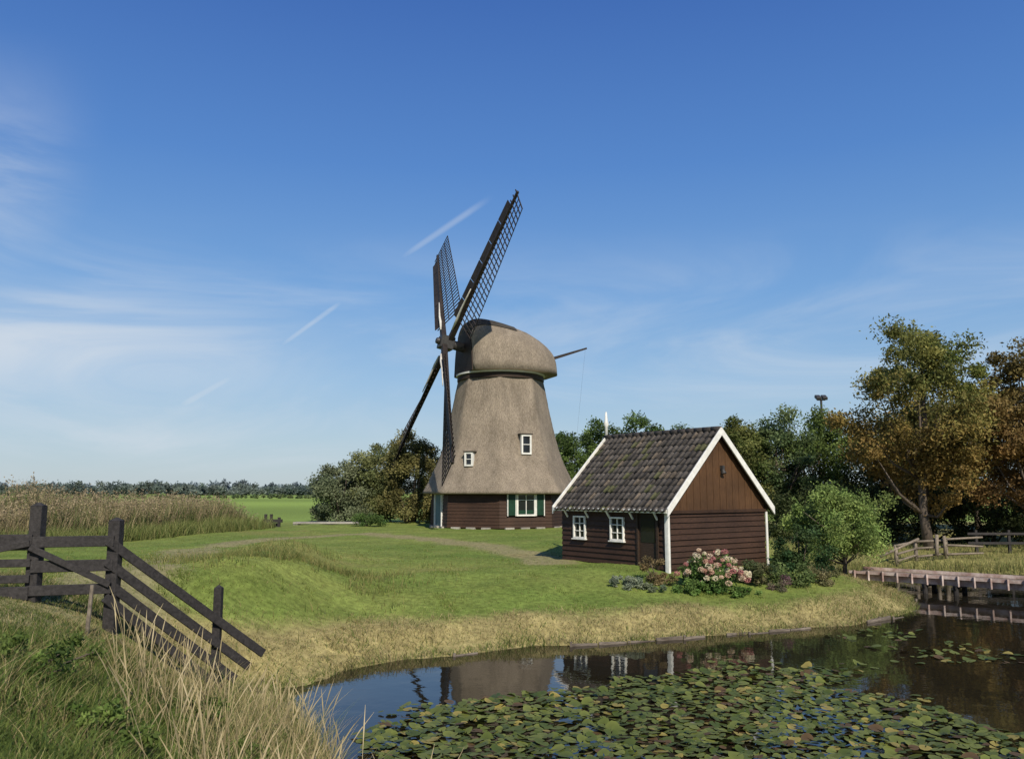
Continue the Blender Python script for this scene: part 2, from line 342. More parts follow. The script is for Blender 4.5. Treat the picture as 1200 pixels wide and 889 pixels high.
def tree(name,x,y,H,R,cA,cB,nc=70,per=220,leaf=.09,trunk_h=.3,tr=.16,low=.25,droop=0,shape=1.0,seed=1,crad=.24,splitcol=None,lobe=.2):
    global RNG
    keep=RNG; RNG=np.random.default_rng(seed); rr=random.Random(seed); cA=sc_(cA);cB=sc_(cB)
    z0=float(gh(np.array([x]),np.array([y]))[0]); e=empty(name,(x,y,z0))
    d=RNG.normal(size=(nc,3)); d/=np.linalg.norm(d,axis=1)[:,None]
    rad_=RNG.uniform(.3,1,nc)**.6
    cz=H*(low+(1-low)/2); hz=H*(1-low)/2
    lob=1+lobe*np.sin(np.arctan2(d[:,1],d[:,0])*3+seed+d[:,2]*4)+(lobe*.7)*RNG.normal(size=nc)
    cen=np.stack([d[:,0]*R*rad_*lob*.85,d[:,1]*R*rad_*lob*.85,cz+d[:,2]*hz*rad_*.9*(1+(lobe-.2)*RNG.normal(size=nc))],-1)
    tz=(cen[:,2]-H*low)/(H*(1-low)); sc=np.clip(1.15-shape*.55*np.clip(tz,0,1),.3,1.2); cen[:,0]*=sc;cen[:,1]*=sc
    rads=R*crad*RNG.uniform(.5,1.45,nc)
    V,F,Cc=crown(cen,rads,per,leaf,cA,cB,droop=droop)
    if splitcol is not None:
        zz=np.clip((V[:,2]-H*.33)/(H*.4)+.3*(V[:,0]/R)+RNG.normal(0,.18,len(V)//4).repeat(4),0,1)[:,None]
        Cc=Cc*zz+np.array(splitcol)*np.clip(Cc.mean(1)/ .13,.4,1.6)[:,None]*(1-zz)
    fast_mesh("foliage",V,F,M_leaf,e,Cc)
    b=MB(); top=H*.72; p=[Vector((0,0,-.2))]; 
    for i in range(1,6): p.append(Vector((rr.uniform(-.12,.12)*R*.4,rr.uniform(-.12,.12)*R*.4,top*i/5)))
    b.tube(p,[tr*1.25,tr,tr*.85,tr*.65,tr*.45,tr*.2],9)
    for i in range(min(26,nc)):
        c=Vector(cen[i]); t=rr.uniform(.22,.75); st=p[max(1,int(t*5))]
        if c.z<st.z: st=p[1]
        mid=st.lerp(c,.5)+Vector((0,0,-.04*H)); b.tube([st,mid,c],[tr*.45,tr*.28,tr*.07],6)
    b.obj("trunk",M_bark,e,True)
    RNG=keep; return e
def bush(name,x,y,rx,ry,h,cA,cB,nc=30,per=150,leaf=.05,seed=1,zoff=0):
    global RNG
    keep=RNG; RNG=np.random.default_rng(seed); cA=sc_(cA,1.3);cB=sc_(cB,1.3)
    z0=float(gh(np.array([x]),np.array([y]))[0])+zoff; e=empty(name,(x,y,z0))
    a=RNG.uniform(0,6.28,nc); q=RNG.uniform(0,1,nc)**.5*.85; el=RNG.uniform(0.05,1,nc)
    cen=np.stack([np.cos(a)*q*rx,np.sin(a)*q*ry,h*.82*el*np.sqrt(np.clip(1-q*q*.8,0,1))],-1)
    rads=min(rx,h)*RNG.uniform(.16,.38,nc)
    V,F,Cc=crown(cen,rads,per,leaf,cA,cB); V[:,2]=np.maximum(V[:,2],-.05)
    fast_mesh("foliage",V,F,M_leaf,e,Cc)
    b=MB()
    for i in range(7): 
        c=Vector(cen[i]); b.tube([(c.x*.15,c.y*.15,-.1),(c.x*.5,c.y*.5,c.z*.55),tuple(c)],[.05*h*.4,.03*h*.4,.01],5)
    b.obj("stems",M_bark,e,True)
    RNG=keep; return e
G1=(.05,.075,.02);G2=(.09,.12,.03);OL=(.115,.115,.035);OR2=(.125,.105,.035)
bush("willow_shrub",-12.5,62,2.7,2.4,5.2,(.08,.1,.055),(.15,.165,.09),65,340,.09,seed=2)
bush("willow_shrub",-10.1,63,2.6,2.4,7.2,(.08,.1,.04),(.15,.155,.06),80,340,.09,seed=3)
bush("willow_shrub",-7.3,61,2.4,2.2,8.2,(.07,.08,.03),(.16,.14,.05),80,340,.09,seed=4)
bush("willow_shrub",-4.8,65,2.4,2.2,7.6,(.05,.07,.03),(.12,.12,.05),60,300,.09,seed=5)
bush("low_hedge",-9.1,54,1.2,.8,1.0,(.05,.09,.025),(.1,.15,.04),24,150,.05,seed=6)
for i,(x,y,H,R) in enumerate([(4.6,78,9.0,3.4),(8.6,82,10.2,3.8),(12.6,82,11.4,4.0),(17,86,9.6,3.5),(21,80,8.6,3.5)]):
    tree("alder_tree",x,y,H,R,(.035,.06,.018),(.085,.12,.03),65,240,.14,seed=20+i,low=.05)
for i,(x,y,H,R,a,b) in enumerate([(12.6,47,6.7,2.5,G1,OL),(15.2,48,7.8,2.7,(.05,.08,.03),(.1,.125,.05)),(18.0,49,7.3,2.7,G1,G2),(20.7,46,6.9,2.8,(.045,.055,.018),(.1,.1,.03)),(10.3,50,6.2,2.6,G1,OL),(23.8,48,8.2,3.2,G1,OR2),(27,49,8.8,3.4,G1,OR2),(31,47,8.8,3.4,G1,OL)]):
    tree("hedgerow_tree",x,y,H,R,a,b,80,300,.085,seed=30+i,low=.03,shape=.8,lobe=.26)
tree("autumn_oak_tree",18.9,38.5,10.9,3.75,(.08,.105,.028),(.15,.14,.04),125,400,.08,seed=57,low=.13,tr=.2,splitcol=(.24,.16,.05),crad=.19,lobe=.3,shape=.75)
tree("autumn_beech_tree",23.4,38.0,9.6,3.5,(.12,.095,.032),(.17,.13,.045),115,380,.08,seed=52,low=.12,tr=.18,crad=.2,splitcol=(.2,.12,.045),lobe=.28)
tree("autumn_beech_tree",28.6,37,9.4,3.0,(.1,.09,.03),(.15,.135,.045),70,280,.09,seed=53,low=.2,tr=.18)
for i,(x,y) in enumerate([(17.5,44),(21,43),(24,42.5),(27.5,42.5),(31,42),(14.6,42)]):
    bush("undergrowth_shrub",x,y,2.3,1.5,3.6,(.025,.035,.013),(.065,.08,.028),40,220,.08,seed=60+i)
tree("weeping_willow_tree",11.55,29.8,3.5,1.85,(.1,.15,.04),(.17,.21,.06),80,340,.048,seed=70,low=.2,droop=1.1,tr=.07,shape=.55,crad=.22,lobe=.28)
bush("dark_holly_bush",9.15,27.0,.95,.9,1.75,(.02,.045,.016),(.06,.09,.03),34,230,.045,seed=71)
bush("hydrangea_bush",5.35,22.9,.85,.55,1.0,(.05,.1,.025),(.1,.15,.04),34,170,.045,seed=80)
bush("rusty_perennial_plant",3.95,23.0,.5,.4,.95,(.13,.09,.04),(.18,.14,.07),18,150,.03,seed=81)
bush("lavender_plant",2.95,22.3,.6,.4,.36,(.12,.145,.1),(.2,.22,.15),18,170,.028,seed=82)
bush("lavender_plant",3.7,22.1,.4,.3,.3,(.1,.14,.08),(.18,.2,.12),12,150,.028,seed=83)
bush("garden_shrub",6.75,23.6,.6,.5,.8,(.05,.08,.03),(.12,.11,.05),20,170,.04,seed=84)
bush("garden_shrub",7.8,24.0,.7,.5,.7,(.06,.1,.03),(.12,.15,.05),20,170,.04,seed=85)
bush("garden_shrub",8.9,24.8,.6,.5,.55,(.1,.1,.04),(.16,.14,.07),18,150,.04,seed=86)
bush("garden_shrub",4.7,22.2,.6,.35,.4,(.07,.13,.03),(.13,.19,.05),18,150,.035,seed=87)
bush("garden_shrub",6.0,22.3,.6,.35,.3,(.07,.13,.03),(.13,.19,.05),14,150,.035,seed=88)
bush("purple_aster_plant",7.3,23.3,.4,.3,.45,(.14,.07,.09),(.12,.14,.06),12,130,.025,seed=89)
wd=[(-4.2,7.6,.7,.42),(-3.2,6.6,.6,.4),(-2.7,8.3,.5,.45),(-3.6,9.3,.6,.32),(-4.4,6.1,.5,.35),(-2.95,10.0,.5,.3),(-2.2,6.9,.4,.35),(-5.2,7.4,.5,.3)]
for i,(x,y,r,h) in enumerate(wd):
    bush("nettle_clump",x,y,r,r*.8,h,(.05,.085,.018),(.11,.15,.035),22,100,.024,seed=110+i)
z0=float(gh(np.array([5.35]),np.array([22.7]))[0]); Ps=[];Cs=[]
for i in range(85):
    a=RNG.uniform(0,6.28); q=RNG.uniform(0,1)**.5; cx=5.35+math.cos(a)*q*.98; cy=22.8+math.sin(a)*q*.6-.08; cz=z0+1.05*math.sqrt(max(0,1-q*q*.85))*RNG.uniform(.5,1.05)+.05
    d=RNG.normal(size=(80,3)); d/=np.linalg.norm(d,axis=1)[:,None]; r=RNG.uniform(.045,.095)
    p=d*r; p[:,2]*=.75; Ps.append(p+np.array((cx,cy,cz)))
    col=[(.75,.58,.42),(.66,.42,.31),(.5,.22,.2),(.78,.7,.5)][int(RNG.integers(0,4))]
    Cs.append(np.array(col)*RNG.uniform(.8,1.1,80)[:,None])
P=np.concatenate(Ps);Cc=np.concatenate(Cs); V,F=leaf_quads(P,np.full(len(P),.027)); fast_mesh("hydrangea_flowers",V,F,M_leaf,None,np.clip(Cc.repeat(4,0),0,1))
# ------------------------------------------------------------------ reeds
N=38000
t=RNG.uniform(0,1.25,N); w=RNG.uniform(0,1,N)
X0=-15.8-5.2*t; Y0=52-22*t
X=X0-w*4.2; Y=Y0+w*1.6+1
cn=fnoise(X,Y,1.3,17)
h=RNG.uniform(1.4,2.75,N)*(1-.5*ss((.16-t)/.16))*(.62+.38*w)*(1+.26*cn)
c=mixc((.19,.155,.08),(.42,.34,.19),N,.32); g=(RNG.random(N)<.28+.4*cn)[:,None]; c=np.where(g,mixc((.07,.11,.03),(.16,.18,.06),N),c)
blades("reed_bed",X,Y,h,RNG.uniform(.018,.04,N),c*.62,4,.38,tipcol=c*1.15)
k=RNG.random(N)<.09; Xp,Yp,hp=X[k],Y[k],h[k]
P=np.stack([Xp,Yp,gh(Xp,Yp)+hp*.9],-1).repeat(6,0)+RNG.normal(0,1,(k.sum()*6,3))*np.array((.05,.05,.13))
V,F=leaf_quads(P,np.full(len(P),.055)); fast_mesh("reed_plumes",V,F,M_grass,None,np.clip(mixc((.2,.155,.09),(.38,.3,.18),len(P)).repeat(4,0),0,1))
N=16000
t=RNG.uniform(0,1.2,N); X=-15.4-5.2*t+RNG.uniform(-1.2,1.0,N); Y=51.5-22*t+RNG.uniform(-1,1,N)
blades("reed_margin_grass",X,Y,RNG.uniform(.25,1.0,N)*(1+.4*fnoise(X,Y,2,18)),RNG.uniform(.02,.035,N),mixc((.09,.14,.03),(.26,.25,.09),N),2,.7)
N=34000
X=RNG.uniform(11.5,30,N);Y=RNG.uniform(30,41,N); s=sdf(X,Y); k=(s>-.15)&((s<1.)|(RNG.random(N)<.4)); X,Y,s=X[k],Y[k],s[k]
blades("far_bank_grass",X,Y,RNG.uniform(.12,.3,len(X))*(1+1.3*(s<.7)),RNG.uniform(.015,.03,len(X)),mixc((.13,.17,.04),(.34,.3,.12),len(X)),2,.6)
X=RNG.normal(-5.6,1.5,12000);Y=RNG.normal(21.5,2.4,12000); k=fnoise(X,Y,2.5,9)>.05; X,Y=X[k],Y[k]
blades("rough_grass_tufts",X,Y,RNG.uniform(.08,.3,len(X)),RNG.uniform(.01,.02,len(X)),mixc((.08,.13,.028),(.3,.26,.09),len(X)),2,.8)
# ------------------------------------------------------------------ distant tree line
def treeline(name,x0,x1,y,h,n,leaf,cA,cB,seed):
    global RNG
    k=RNG;RNG=np.random.default_rng(seed)
    x=np.sort(RNG.uniform(x0,x1,n)); hh=h*(.65+.35*fnoise(x,x*0+seed,.035,seed)+.12*RNG.normal(size=n))
    cen=np.stack([x,y+RNG.uniform(-15,15,n),.8+hh*RNG.uniform(.1,.8,n)],-1)
    V,F,C=crown(cen,h*RNG.uniform(.22,.42,n),70,leaf,cA,cB,.3); V[:,2]=np.maximum(V[:,2],.2)
    fast_mesh(name,V,F,M_leaf,None,C); RNG=k
treeline("distant_tree_line",-560,-130,620,10.5,560,1.0,(.1,.135,.12),(.17,.2,.16),91)  # pale blue-grey leaf colours: aerial haze painted into the foliage
treeline("distant_tree_line",-950,1200,980,18,600,2.4,(.16,.2,.22),(.22,.26,.27),92)  # farther row, haze painted in as a paler, bluer leaf colour
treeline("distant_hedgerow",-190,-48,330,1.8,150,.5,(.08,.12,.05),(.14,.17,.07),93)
# ------------------------------------------------------------------ lily pads
LP=np.array([(-2.1,11.6),(-1,13.2),(0,14.2),(1.5,15.0),(4.15,16.0),(6.0,15.3),(5.3,14.3),(6.1,13.1),(7.2,12.1),(8.2,10.4),(7,7.5),(-.6,7.5),(-1.3,10)])
M_=34000
X=RNG.uniform(-3,9,M_);Y=RNG.uniform(7.5,17,M_)
e=seg_dist(X,Y,LP); ins=inside(X,Y,LP); nz=fnoise(X,Y,1.6,14)
k=(ins&(e+nz*.8>.15)&(nz>-.6))|((~ins)&(e<.6)&(nz>.4)&(RNG.random(M_)<.2))
X,Y=X[k],Y[k]
X2=RNG.uniform(5.5,13,1500);Y2=RNG.uniform(14,21,1500); k=(fnoise(X2,Y2,1.1,15)>.5)&(X2<.62*Y2)&(RNG.random(1500)<.7); X=np.concatenate([X,X2[k]]);Y=np.concatenate([Y,Y2[k]])
k=sdf(X,Y)<-.3; X,Y=X[k],Y[k]
kk=[];cell={}
for i in range(len(X)):
    r=RNG.uniform(.04,.105); c=(int(X[i]/.25),int(Y[i]/.25)); ok=True
    for a in(-1,0,1):
        for b in(-1,0,1):
            for (px,py,pr) in cell.get((c[0]+a,c[1]+b),[]):
                if (px-X[i])**2+(py-Y[i])**2<((pr+r)*.6)**2: ok=False
    if ok: cell.setdefault(c,[]).append((X[i],Y[i],r)); kk.append((X[i],Y[i],r))
VV=[];FF=[];CL=[];K=11
for (x,y,r) in kk:
    a0=RNG.uniform(0,6.28); tx,ty=RNG.normal(0,.15,2); zb=.006+RNG.uniform(0,.04)
    curl=RNG.uniform(.1,.6) if RNG.random()<.4 else RNG.uniform(0,.06)
    n0=len(VV); VV.append((x,y,zb)); u=RNG.uniform(0,1); col=np.array((.055,.08,.016))*(1-u)+np.array((.17,.19,.045))*u
    q=RNG.random()
    if q<.08: col=np.array((.28,.23,.06))
    elif q<.15: col=np.array((.11,.07,.03))
    CL.append(col*.8)
    for i in range(K):
        t=a0+.18+(6.283-.36)*i/(K-1); rr_=r*(1+.07*math.sin(3*t+x*9))
        dx,dy=math.cos(t)*rr_,math.sin(t)*rr_
        VV.append((x+dx,y+dy,max(.004,zb+dx*tx+dy*ty+curl*r*max(0,math.cos(t-a0-2))**2))); CL.append(col)
    for i in range(K-1): FF.append((n0,n0+1+i,n0+2+i))
M_lily=attr_mat("lily_pad_leaf",.5,.08,.2)
fast_mesh("water_lily_pads",np.array(VV),np.array(FF),M_lily,None,np.array(CL))
# ------------------------------------------------------------------ gate & fence
def gz(x,y): return float(gh(np.array([x]),np.array([y]))[0])
g=empty("field_gate")
b=MB()
p0=Vector((-9.3,10.2,0)); p1=Vector((-6.15,11.0,0)); p2=Vector((-5.27,11.3,0))
def post(b,x,y,zb,zt,w): b.box(x-w/2,x+w/2,y-w/2,y+w/2,zb,zt); b.add([(x-w/2,y-w/2,zt),(x+w/2,y-w/2,zt),(x+w/2,y+w/2,zt),(x-w/2,y+w/2,zt),(x,y,zt+.05)],[(0,1,4),(1,2,4),(2,3,4),(3,0,4)])
post(b,-6.15,11.0,1.2,3.02,.15); post(b,-5.27,11.3,.9,2.82,.15); post(b,-9.3,10.2,1.2,3.02,.16)
b.obj("posts",M_fence,g,bevel=.008)
b=MB()
def rl(a,c,za,zc,h=.11,t=.045,off=-.1): b.beam((a.x,a.y+off,za),(c.x,c.y+off,zc),t,h)
rl(p0,p1,2.56,2.56,.2); rl(p0,p1,2.3,2.3,.1); rl(p0,p1,2.1,2.1,.1); rl(p0,p1,1.92,1.92,.17)
rl(p0+Vector((.2,0,0)),p1,1.92,2.55,.08,.04,-.15)
q=p2+Vector((.03,0,0)); rl(p1,q,2.56,2.56,.14); rl(p1,q,1.95,1.95,.13)
rl(p1,q,2.5,2.0,.08,.035,-.15); rl(p1,q,2.25,2.25,.15,.035)
b.obj("rails",M_fence,g,bevel=.006)
g=empty("sloping_rail_fence"); b=MB()
e0=Vector((-5.3,11.22,0))
post(b,-4.25,12.42,.3,1.82,.11); 
b.obj("post",M_fence,g,bevel=.006); b=MB()
for k,dz,ze,xe,ye in((0,0,.82,-3.70,12.93),(1,-.27,.66,-3.86,12.78),(2,-.52,.52,-4.0,12.6),(3,-.72,.42,-4.15,12.45)):
    b.beam((e0.x,e0.y-.06,2.56+dz),(xe,ye-.06,ze),.045,.12)
b.obj("rails",M_fence,g,bevel=.006)
st=empty("wooden_stake"); b=MB(); b.tube([(-5.05,10.2,1.1),(-5.0,10.2,2.1)],[.03,.022],7); b.obj("stake",M_logs,st)
# ------------------------------------------------------------------ bridge
br=empty("wooden_footbridge"); A=Vector((11.75,29.15,0)); B=Vector((20.6,21.1,0)); d=(B-A).normalized(); nrm=Vector((d.y,-d.x,0))
if nrm.y>0: nrm=-nrm
b=MB(); Lb=(B-A).length; n=int(Lb/.2)
for i in range(n):
    c=A+d*(i+.5)*Lb/n; z=.5+random.uniform(-.006,.006)
    b.beam(c-nrm*.7+Vector((0,0,z)),c+nrm*(.62+random.uniform(-.02,.02))+Vector((0,0,z)),.175,.04)
b.obj("deck_planks",M_plank,br)
b=MB()
for o in(-.55,.5): b.beam(A+nrm*o+Vector((0,0,.39)),B+nrm*o+Vector((0,0,.39)),.1,.17)
b.obj("beams",M_rust,br)
b=MB()
for k in(2.3,3.2,6.3,9.3):
    for o in(-.5,.45): c=A+d*k+nrm*o; b.tube([(c.x,c.y,-1),(c.x,c.y,.31)],[.08,.08],9)
    c=A+d*k; b.beam(c-nrm*.65+Vector((0,0,.25)),c+nrm*.6+Vector((0,0,.25)),.1,.1)
b.obj("pilings",M_fence,br)
b=MB()
b.beam(A+nrm*.67+Vector((0,0,.55)),B+nrm*.67+Vector((0,0,.55)),.04,.09)
for i in range(int(Lb/.45)):
    c=A+d*(.2+i*.45)+nrm*.72; b.beam(c+Vector((0,0,.3)),c+Vector((0,0,.62)),.07,.05)
b.beam(A-nrm*.68+Vector((0,0,.58)),B-nrm*.68+Vector((0,0,.58)),.05,.1)
b.obj("kerb_rails",M_rust,br)
lf=empty("log_fence"); b=MB()
for (x0,y0,x1,y1) in((15.6,34.6,16.6,35.0),(16.6,35.0,18.0,35.3),(18.0,35.3,19.6,35.5)):
    z=gz(x0,y0); zz=gz(x1,y1)
    b.tube([(x0,y0,z-.2),(x0,y0,z+.85)],[.08,.07],8)
    for h in(.25,.5,.75): b.tube([(x0,y0-.08,z+h+random.uniform(-.08,.08)),(x1,y1-.08,zz+h+random.uniform(-.1,.1))],[.05,.04],7)
b.tube([(14.9,34.5,.6),(16.6,34.7,1.3)],[.06,.05],7); b.tube([(17.4,34.9,.6),(17.5,35,1.45)],[.08,.07],8); b.tube([(17.8,35,.6),(17.8,35,1.4)],[.07,.06],8)
b.obj("logs",M_logs,lf,True)
pf=empty("paddock_fence"); b=MB()
for i in range(9):
    x=20.2+i*1.4; y=37-i*.05; z=gz(x,y); b.box(x-.05,x+.05,y-.05,y+.05,z-.2,z+1.0)
z=gz(22,37)
for h in(.45,.85): b.beam((19.8,36.93,z+h),(32,36.6,z+h),.04,.1)
b.obj("rails_and_posts",M_fence,pf)
fl=empty("floodlight_mast",(22.3,60,.7)); b=MB(); b.tube([(0,0,-.3),(0,0,9.1)],[.11,.08],10); b.beam((-.3,0,9.05),(.3,0,9.05),.07,.07); b.obj("mast",M_iron,fl)
b=MB()
for x in(-.22,.22): b.beam((x,-.25,9.12),(x,.2,9.35),.36,.22)
b.obj("lamp_heads",M_iron,fl,bevel=.02)
sl=empty("wooden_sluice",(-15.1,53.5,gz(-15.1,53.5))); b=MB()
for x in(-.45,-.1,.4): b.box(x-.08,x+.08,-.07,.07,-.2,.62+.2*(x<0))
b.box(-.6,.6,-.09,.09,.3,.5); b.box(-.2,.2,-.4,.4,.05,.25); b.obj("frame",M_fence,sl)
fb=empty("concrete_footbridge",(-12.3,57,gz(-12.3,57))); b=MB(); b.box(-2.3,2.3,-.5,.5,.06,.17); b.box(-2.3,-2.0,-.45,.45,-.3,.06); b.box(2.0,2.3,-.45,.45,-.3,.06); b.obj("deck",M_stone,fb)
# ------------------------------------------------------------------ HOUSE
HZ=.97
house=empty("wooden_summer_house",(4.5,24.5,HZ),math.atan2(.6,.8))
W=4.5;LN=4.7;RZ=4.1;SL=.98
def zr(x): return RZ-SL*abs(x-W/2)
b=MB()
zt=zr(0)-.08
b.add([(.04,.04,-.3),(W-.04,.04,-.3),(W-.04,.04,zt),(W/2,.04,RZ-.1),(.04,.04,zt),(.04,LN-.04,-.3),(W-.04,LN-.04,-.3),(W-.04,LN-.04,zt),(W/2,LN-.04,RZ-.1),(.04,LN-.04,zt)],
 [(0,1,2,3,4),(9,8,7,6,5),(0,5,6,1),(1,6,7,2),(2,7,8,3),(3,8,9,4),(4,9,5,0)])
b.obj("wall_core",M_wood_house,house)
def clap(b,u0,u1,z0,z1,bh,openings,place):
    z=z0
    while z<z1-.01:
        zt=min(z+bh,z1); segs=[(u0,u1)]
        for (a,c,oz0,oz1) in openings:
            if zt>oz0+.02 and z<oz1-.02:
                ns=[]
                for (s,e) in segs:
                    if c<=s or a>=e: ns.append((s,e)); continue
                    if a>s: ns.append((s,a))
                    if c<e: ns.append((c,e))
                segs=ns
        for (s,e) in segs:
            if e-s<.02: continue
            t0=.064+random.uniform(-.008,.008)
            vs=[place(s,.0,z),place(e,.0,z),place(e,t0,z),place(s,t0,z),place(s,.0,zt),place(e,.0,zt),place(e,.022,zt+.0),place(s,.022,zt+.0)]
            b.add(vs,[(0,3,2,1),(4,5,6,7),(0,1,5,4),(1,2,6,5),(2,3,7,6),(3,0,4,7)])
        z=zt
pl_side=lambda u,o,z:(.0-o+.03,u,z)
pl_gab=lambda u,o,z:(u,.0-o+.03,z)
wins=[(1.75,2.35,.74,1.46),(3.5,4.08,.74,1.46)]
door=(.34,1.14,-.1,1.66)
b=MB(); clap(b,.0,LN,-.15,zr(0)-.1,.165,wins+[door],pl_side)
clap(b,0,W,-.15,1.62,.165,[],pl_gab)
b.obj("horizontal_weatherboards",M_wood_house,house)
b=MB(); clap(b,0,LN,-.15,zr(0)-.1,.165,[],lambda u,o,z:(W+o-.03,u,z)); clap(b,0,W,-.15,1.7,.165,[],lambda u,o,z:(u,LN+o-.03,z)); b.obj("rear_weatherboards",M_wood_house,house)
b=MB(); x=.06; i=0
while x<W-.05:
    x1=min(x+.145,W-.04); t=.05 if i%2 else .035
    for yy,sg in((0,-1),(LN,1)):
        ya=yy+sg*t*.6; yb=yy-sg*.02
        vs=[(x,ya,1.68),(x1,ya,1.68),(x1,yb,1.68),(x,yb,1.68),(x,ya,zr(x)-.06),(x1,ya,zr(x1)-.06),(x1,yb,zr(x1)-.06),(x,yb,zr(x)-.06)]
        b.add(vs,[(0,3,2,1),(4,5,6,7),(0,1,5,4),(1,2,6,5),(2,3,7,6),(3,0,4,7)])
    x=x1+.006; i+=1
b.obj("vertical_gable_boards",M_wood_gable,house)
b=MB(); b.box(-.03,W+.03,-.075,.0,1.6,1.69); b.obj("gable_sill",M_wood_house,house)
b=MB()
def barge(yc,t=.05,h=.2):
    for sgn in(-1,1):
        xe=W/2+sgn*(W/2+.24)
        a=(W/2,yc,RZ+.05);c=(xe,yc,zr(0)-SL*.24+.05)
        vs=[]
        for (x,y,z) in(a,c):
            vs+= [(x,yc-t/2,z+.05),(x,yc+t/2,z+.05),(x,yc+t/2,z-h),(x,yc-t/2,z-h)]
        b.add(vs,[(0,1,2,3),(7,6,5,4),(0,4,5,1),(1,5,6,2),(2,6,7,3),(3,7,4,0)])
barge(-.22);barge(LN+.22)
b.box(-.075,.01,-.075,-.037,-.1,1.6); b.box(-.078,-.037,-.037,.06,-.1,1.78); b.box(W-.01,W+.075,-.075,-.037,-.1,1.6)
b.box(-.25,-.21,-.2,LN+.2,zr(0)-.28,zr(0)-.17)
for k in range(5):
    y=.35+k*1.0; b.beam((-.06,y,zr(0)-.48),(-.22,y,zr(0)-.25),.05,.05,up=(0,1,0))
    b.box(-.2,-.04,y-.025,y+.025,zr(0)-.27,zr(0)-.22)
def window(b,gl,y0,y1,z0,z1,nx_=2,nz_=2,f=.05):
    b.box(-.085,.0,y0,y1,z0,z0+f); b.box(-.085,.0,y0,y1,z1-f,z1); b.box(-.085,.0,y0,y0+f,z0+f,z1-f); b.box(-.085,.0,y1-f,y1,z0+f,z1-f)
    b.box(-.12,-.0,y0-.04,y1+.04,z0-.04,z0-.002)
    for i in range(1,nx_): y=y0+(y1-y0)*i/nx_; b.box(-.055,-.01,y-.014,y+.014,z0+f,z1-f)
    for i in range(1,nz_): z=z0+(z1-z0)*i/nz_; b.box(-.052,-.012,y0+f,y1-f,z-.012,z+.012)
    gl.box(-.02,.03,y0+f*.5,y1-f*.5,z0+f*.5,z1-f*.5)
gl=MB()
for (y0,y1,z0,z1) in wins: window(b,gl,y0,y1,z0,z1,2,3)
b.box(-.07,.0,.42,1.14,1.65,1.69)
b.obj("white_trim",M_white,house,bevel=.005)
gl.box(-.022,.03,.5,1.06,.75,1.58); gl.obj("window_glass",M_glass,house)
b=MB(); b.box(-.01,.03,.42,1.14,-.1,1.64); b.box(-.07,.0,.34,.415,-.1,1.64); b.box(-.07,0,1.145,1.2,-.1,1.64); b.obj("door",M_wood_dark,house)
b=MB(); b.tube([(W/2,LN+.2,RZ-.1),(W/2,LN+.2,RZ+.42),(W/2,LN+.2,RZ+.5),(W/2,LN+.2,RZ+.62),(W/2,LN+.2,RZ+.95)],[.06,.055,.1,.06,.03],10); b.obj("finial",M_white,house,True)
b=MB(); b.box(W/2+.1,W/2+.2,-.14,-.03,2.9,3.03); b.tube([(W/2+.15,-.1,2.9),(W/2+.15,-.14,2.78)],[.05,.09],8); b.obj("gable_lamp",M_iron,house)
b=MB()
for k in range(6): b.box(-.1,.05,.2+k*.8,.5+k*.8,-.4,-.16)
b.box(-.04,W+.04,-.05,.0,-.5,-.155); b.obj("foundation_blocks",M_stone,house)
def tile_roof():
    VV=[];FF=[];CC=[]
    Ls=(W/2+.24)*math.hypot(1,SL); ca=1/math.hypot(1,SL); sa=SL*ca
    tw=.225; th=.3; ncourse=int(Ls/th+.99); ntile=int((LN+.4)/tw)
    sub=8
    for side in(-1,1):
        for c in range(ncourse):
            s0=c*th; s1=min((c+1)*th,Ls)+.04
            for t in range(ntile):
                y0=-.2+t*tw; col=np.array((.062,.054,.047))*RNG.uniform(.6,1.45)
                if RNG.random()<.12: col=np.array((.11,.088,.066))*RNG.uniform(.7,1.2)
                if RNG.random()<.1: col=np.array((.075,.075,.035))
                n0=len(VV)
                jit=RNG.normal(0,.007)
                for (s,hh) in((s0,.03),(s1,.06),(s1,.02)):
                    for i in range(sub+1):
                        u=i/sub; y=y0+u*tw*1.02
                        w=.03*math.cos(2*math.pi*(u-.2))+.012*math.cos(4*math.pi*u)
                        h=hh+jit+w
                        xx=s*ca+h*sa; zz=RZ-s*sa+h*ca
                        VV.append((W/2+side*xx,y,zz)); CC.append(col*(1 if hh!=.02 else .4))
                for r in range(2):
                    for i in range(sub):
                        q=[n0+r*(sub+1)+i,n0+r*(sub+1)+i+1,n0+(r+1)*(sub+1)+i+1,n0+(r+1)*(sub+1)+i]
                        FF.append(q if side<0 else q[::-1])
    return np.array(VV),np.array(FF),np.array(CC)
M_tile=attr_mat("dark_pantile",.75,0,.2,.4,12)
V,F,C=tile_roof(); fast_mesh("pantile_roof",V,F,M_tile,house,C)
b=MB()
for k in range(15):
    y=-.2+k*.34; b.tube([(W/2,y,RZ+.035),(W/2,y+.36,RZ+.055)],[.10,.085],10)
b.obj("ridge_tiles",M_ridge,house,True)
b=MB()
for sgn in(-1,1):
    x1=W/2+sgn*(W/2+.22)
    b.add([(W/2,-.19,RZ-.02),(x1,-.19,zr(0)-SL*.22-.02),(x1,LN+.19,zr(0)-SL*.22-.02),(W/2,LN+.19,RZ-.02)],[(0,1,2,3)])
b.obj("roof_underside",M_wood_house,house)
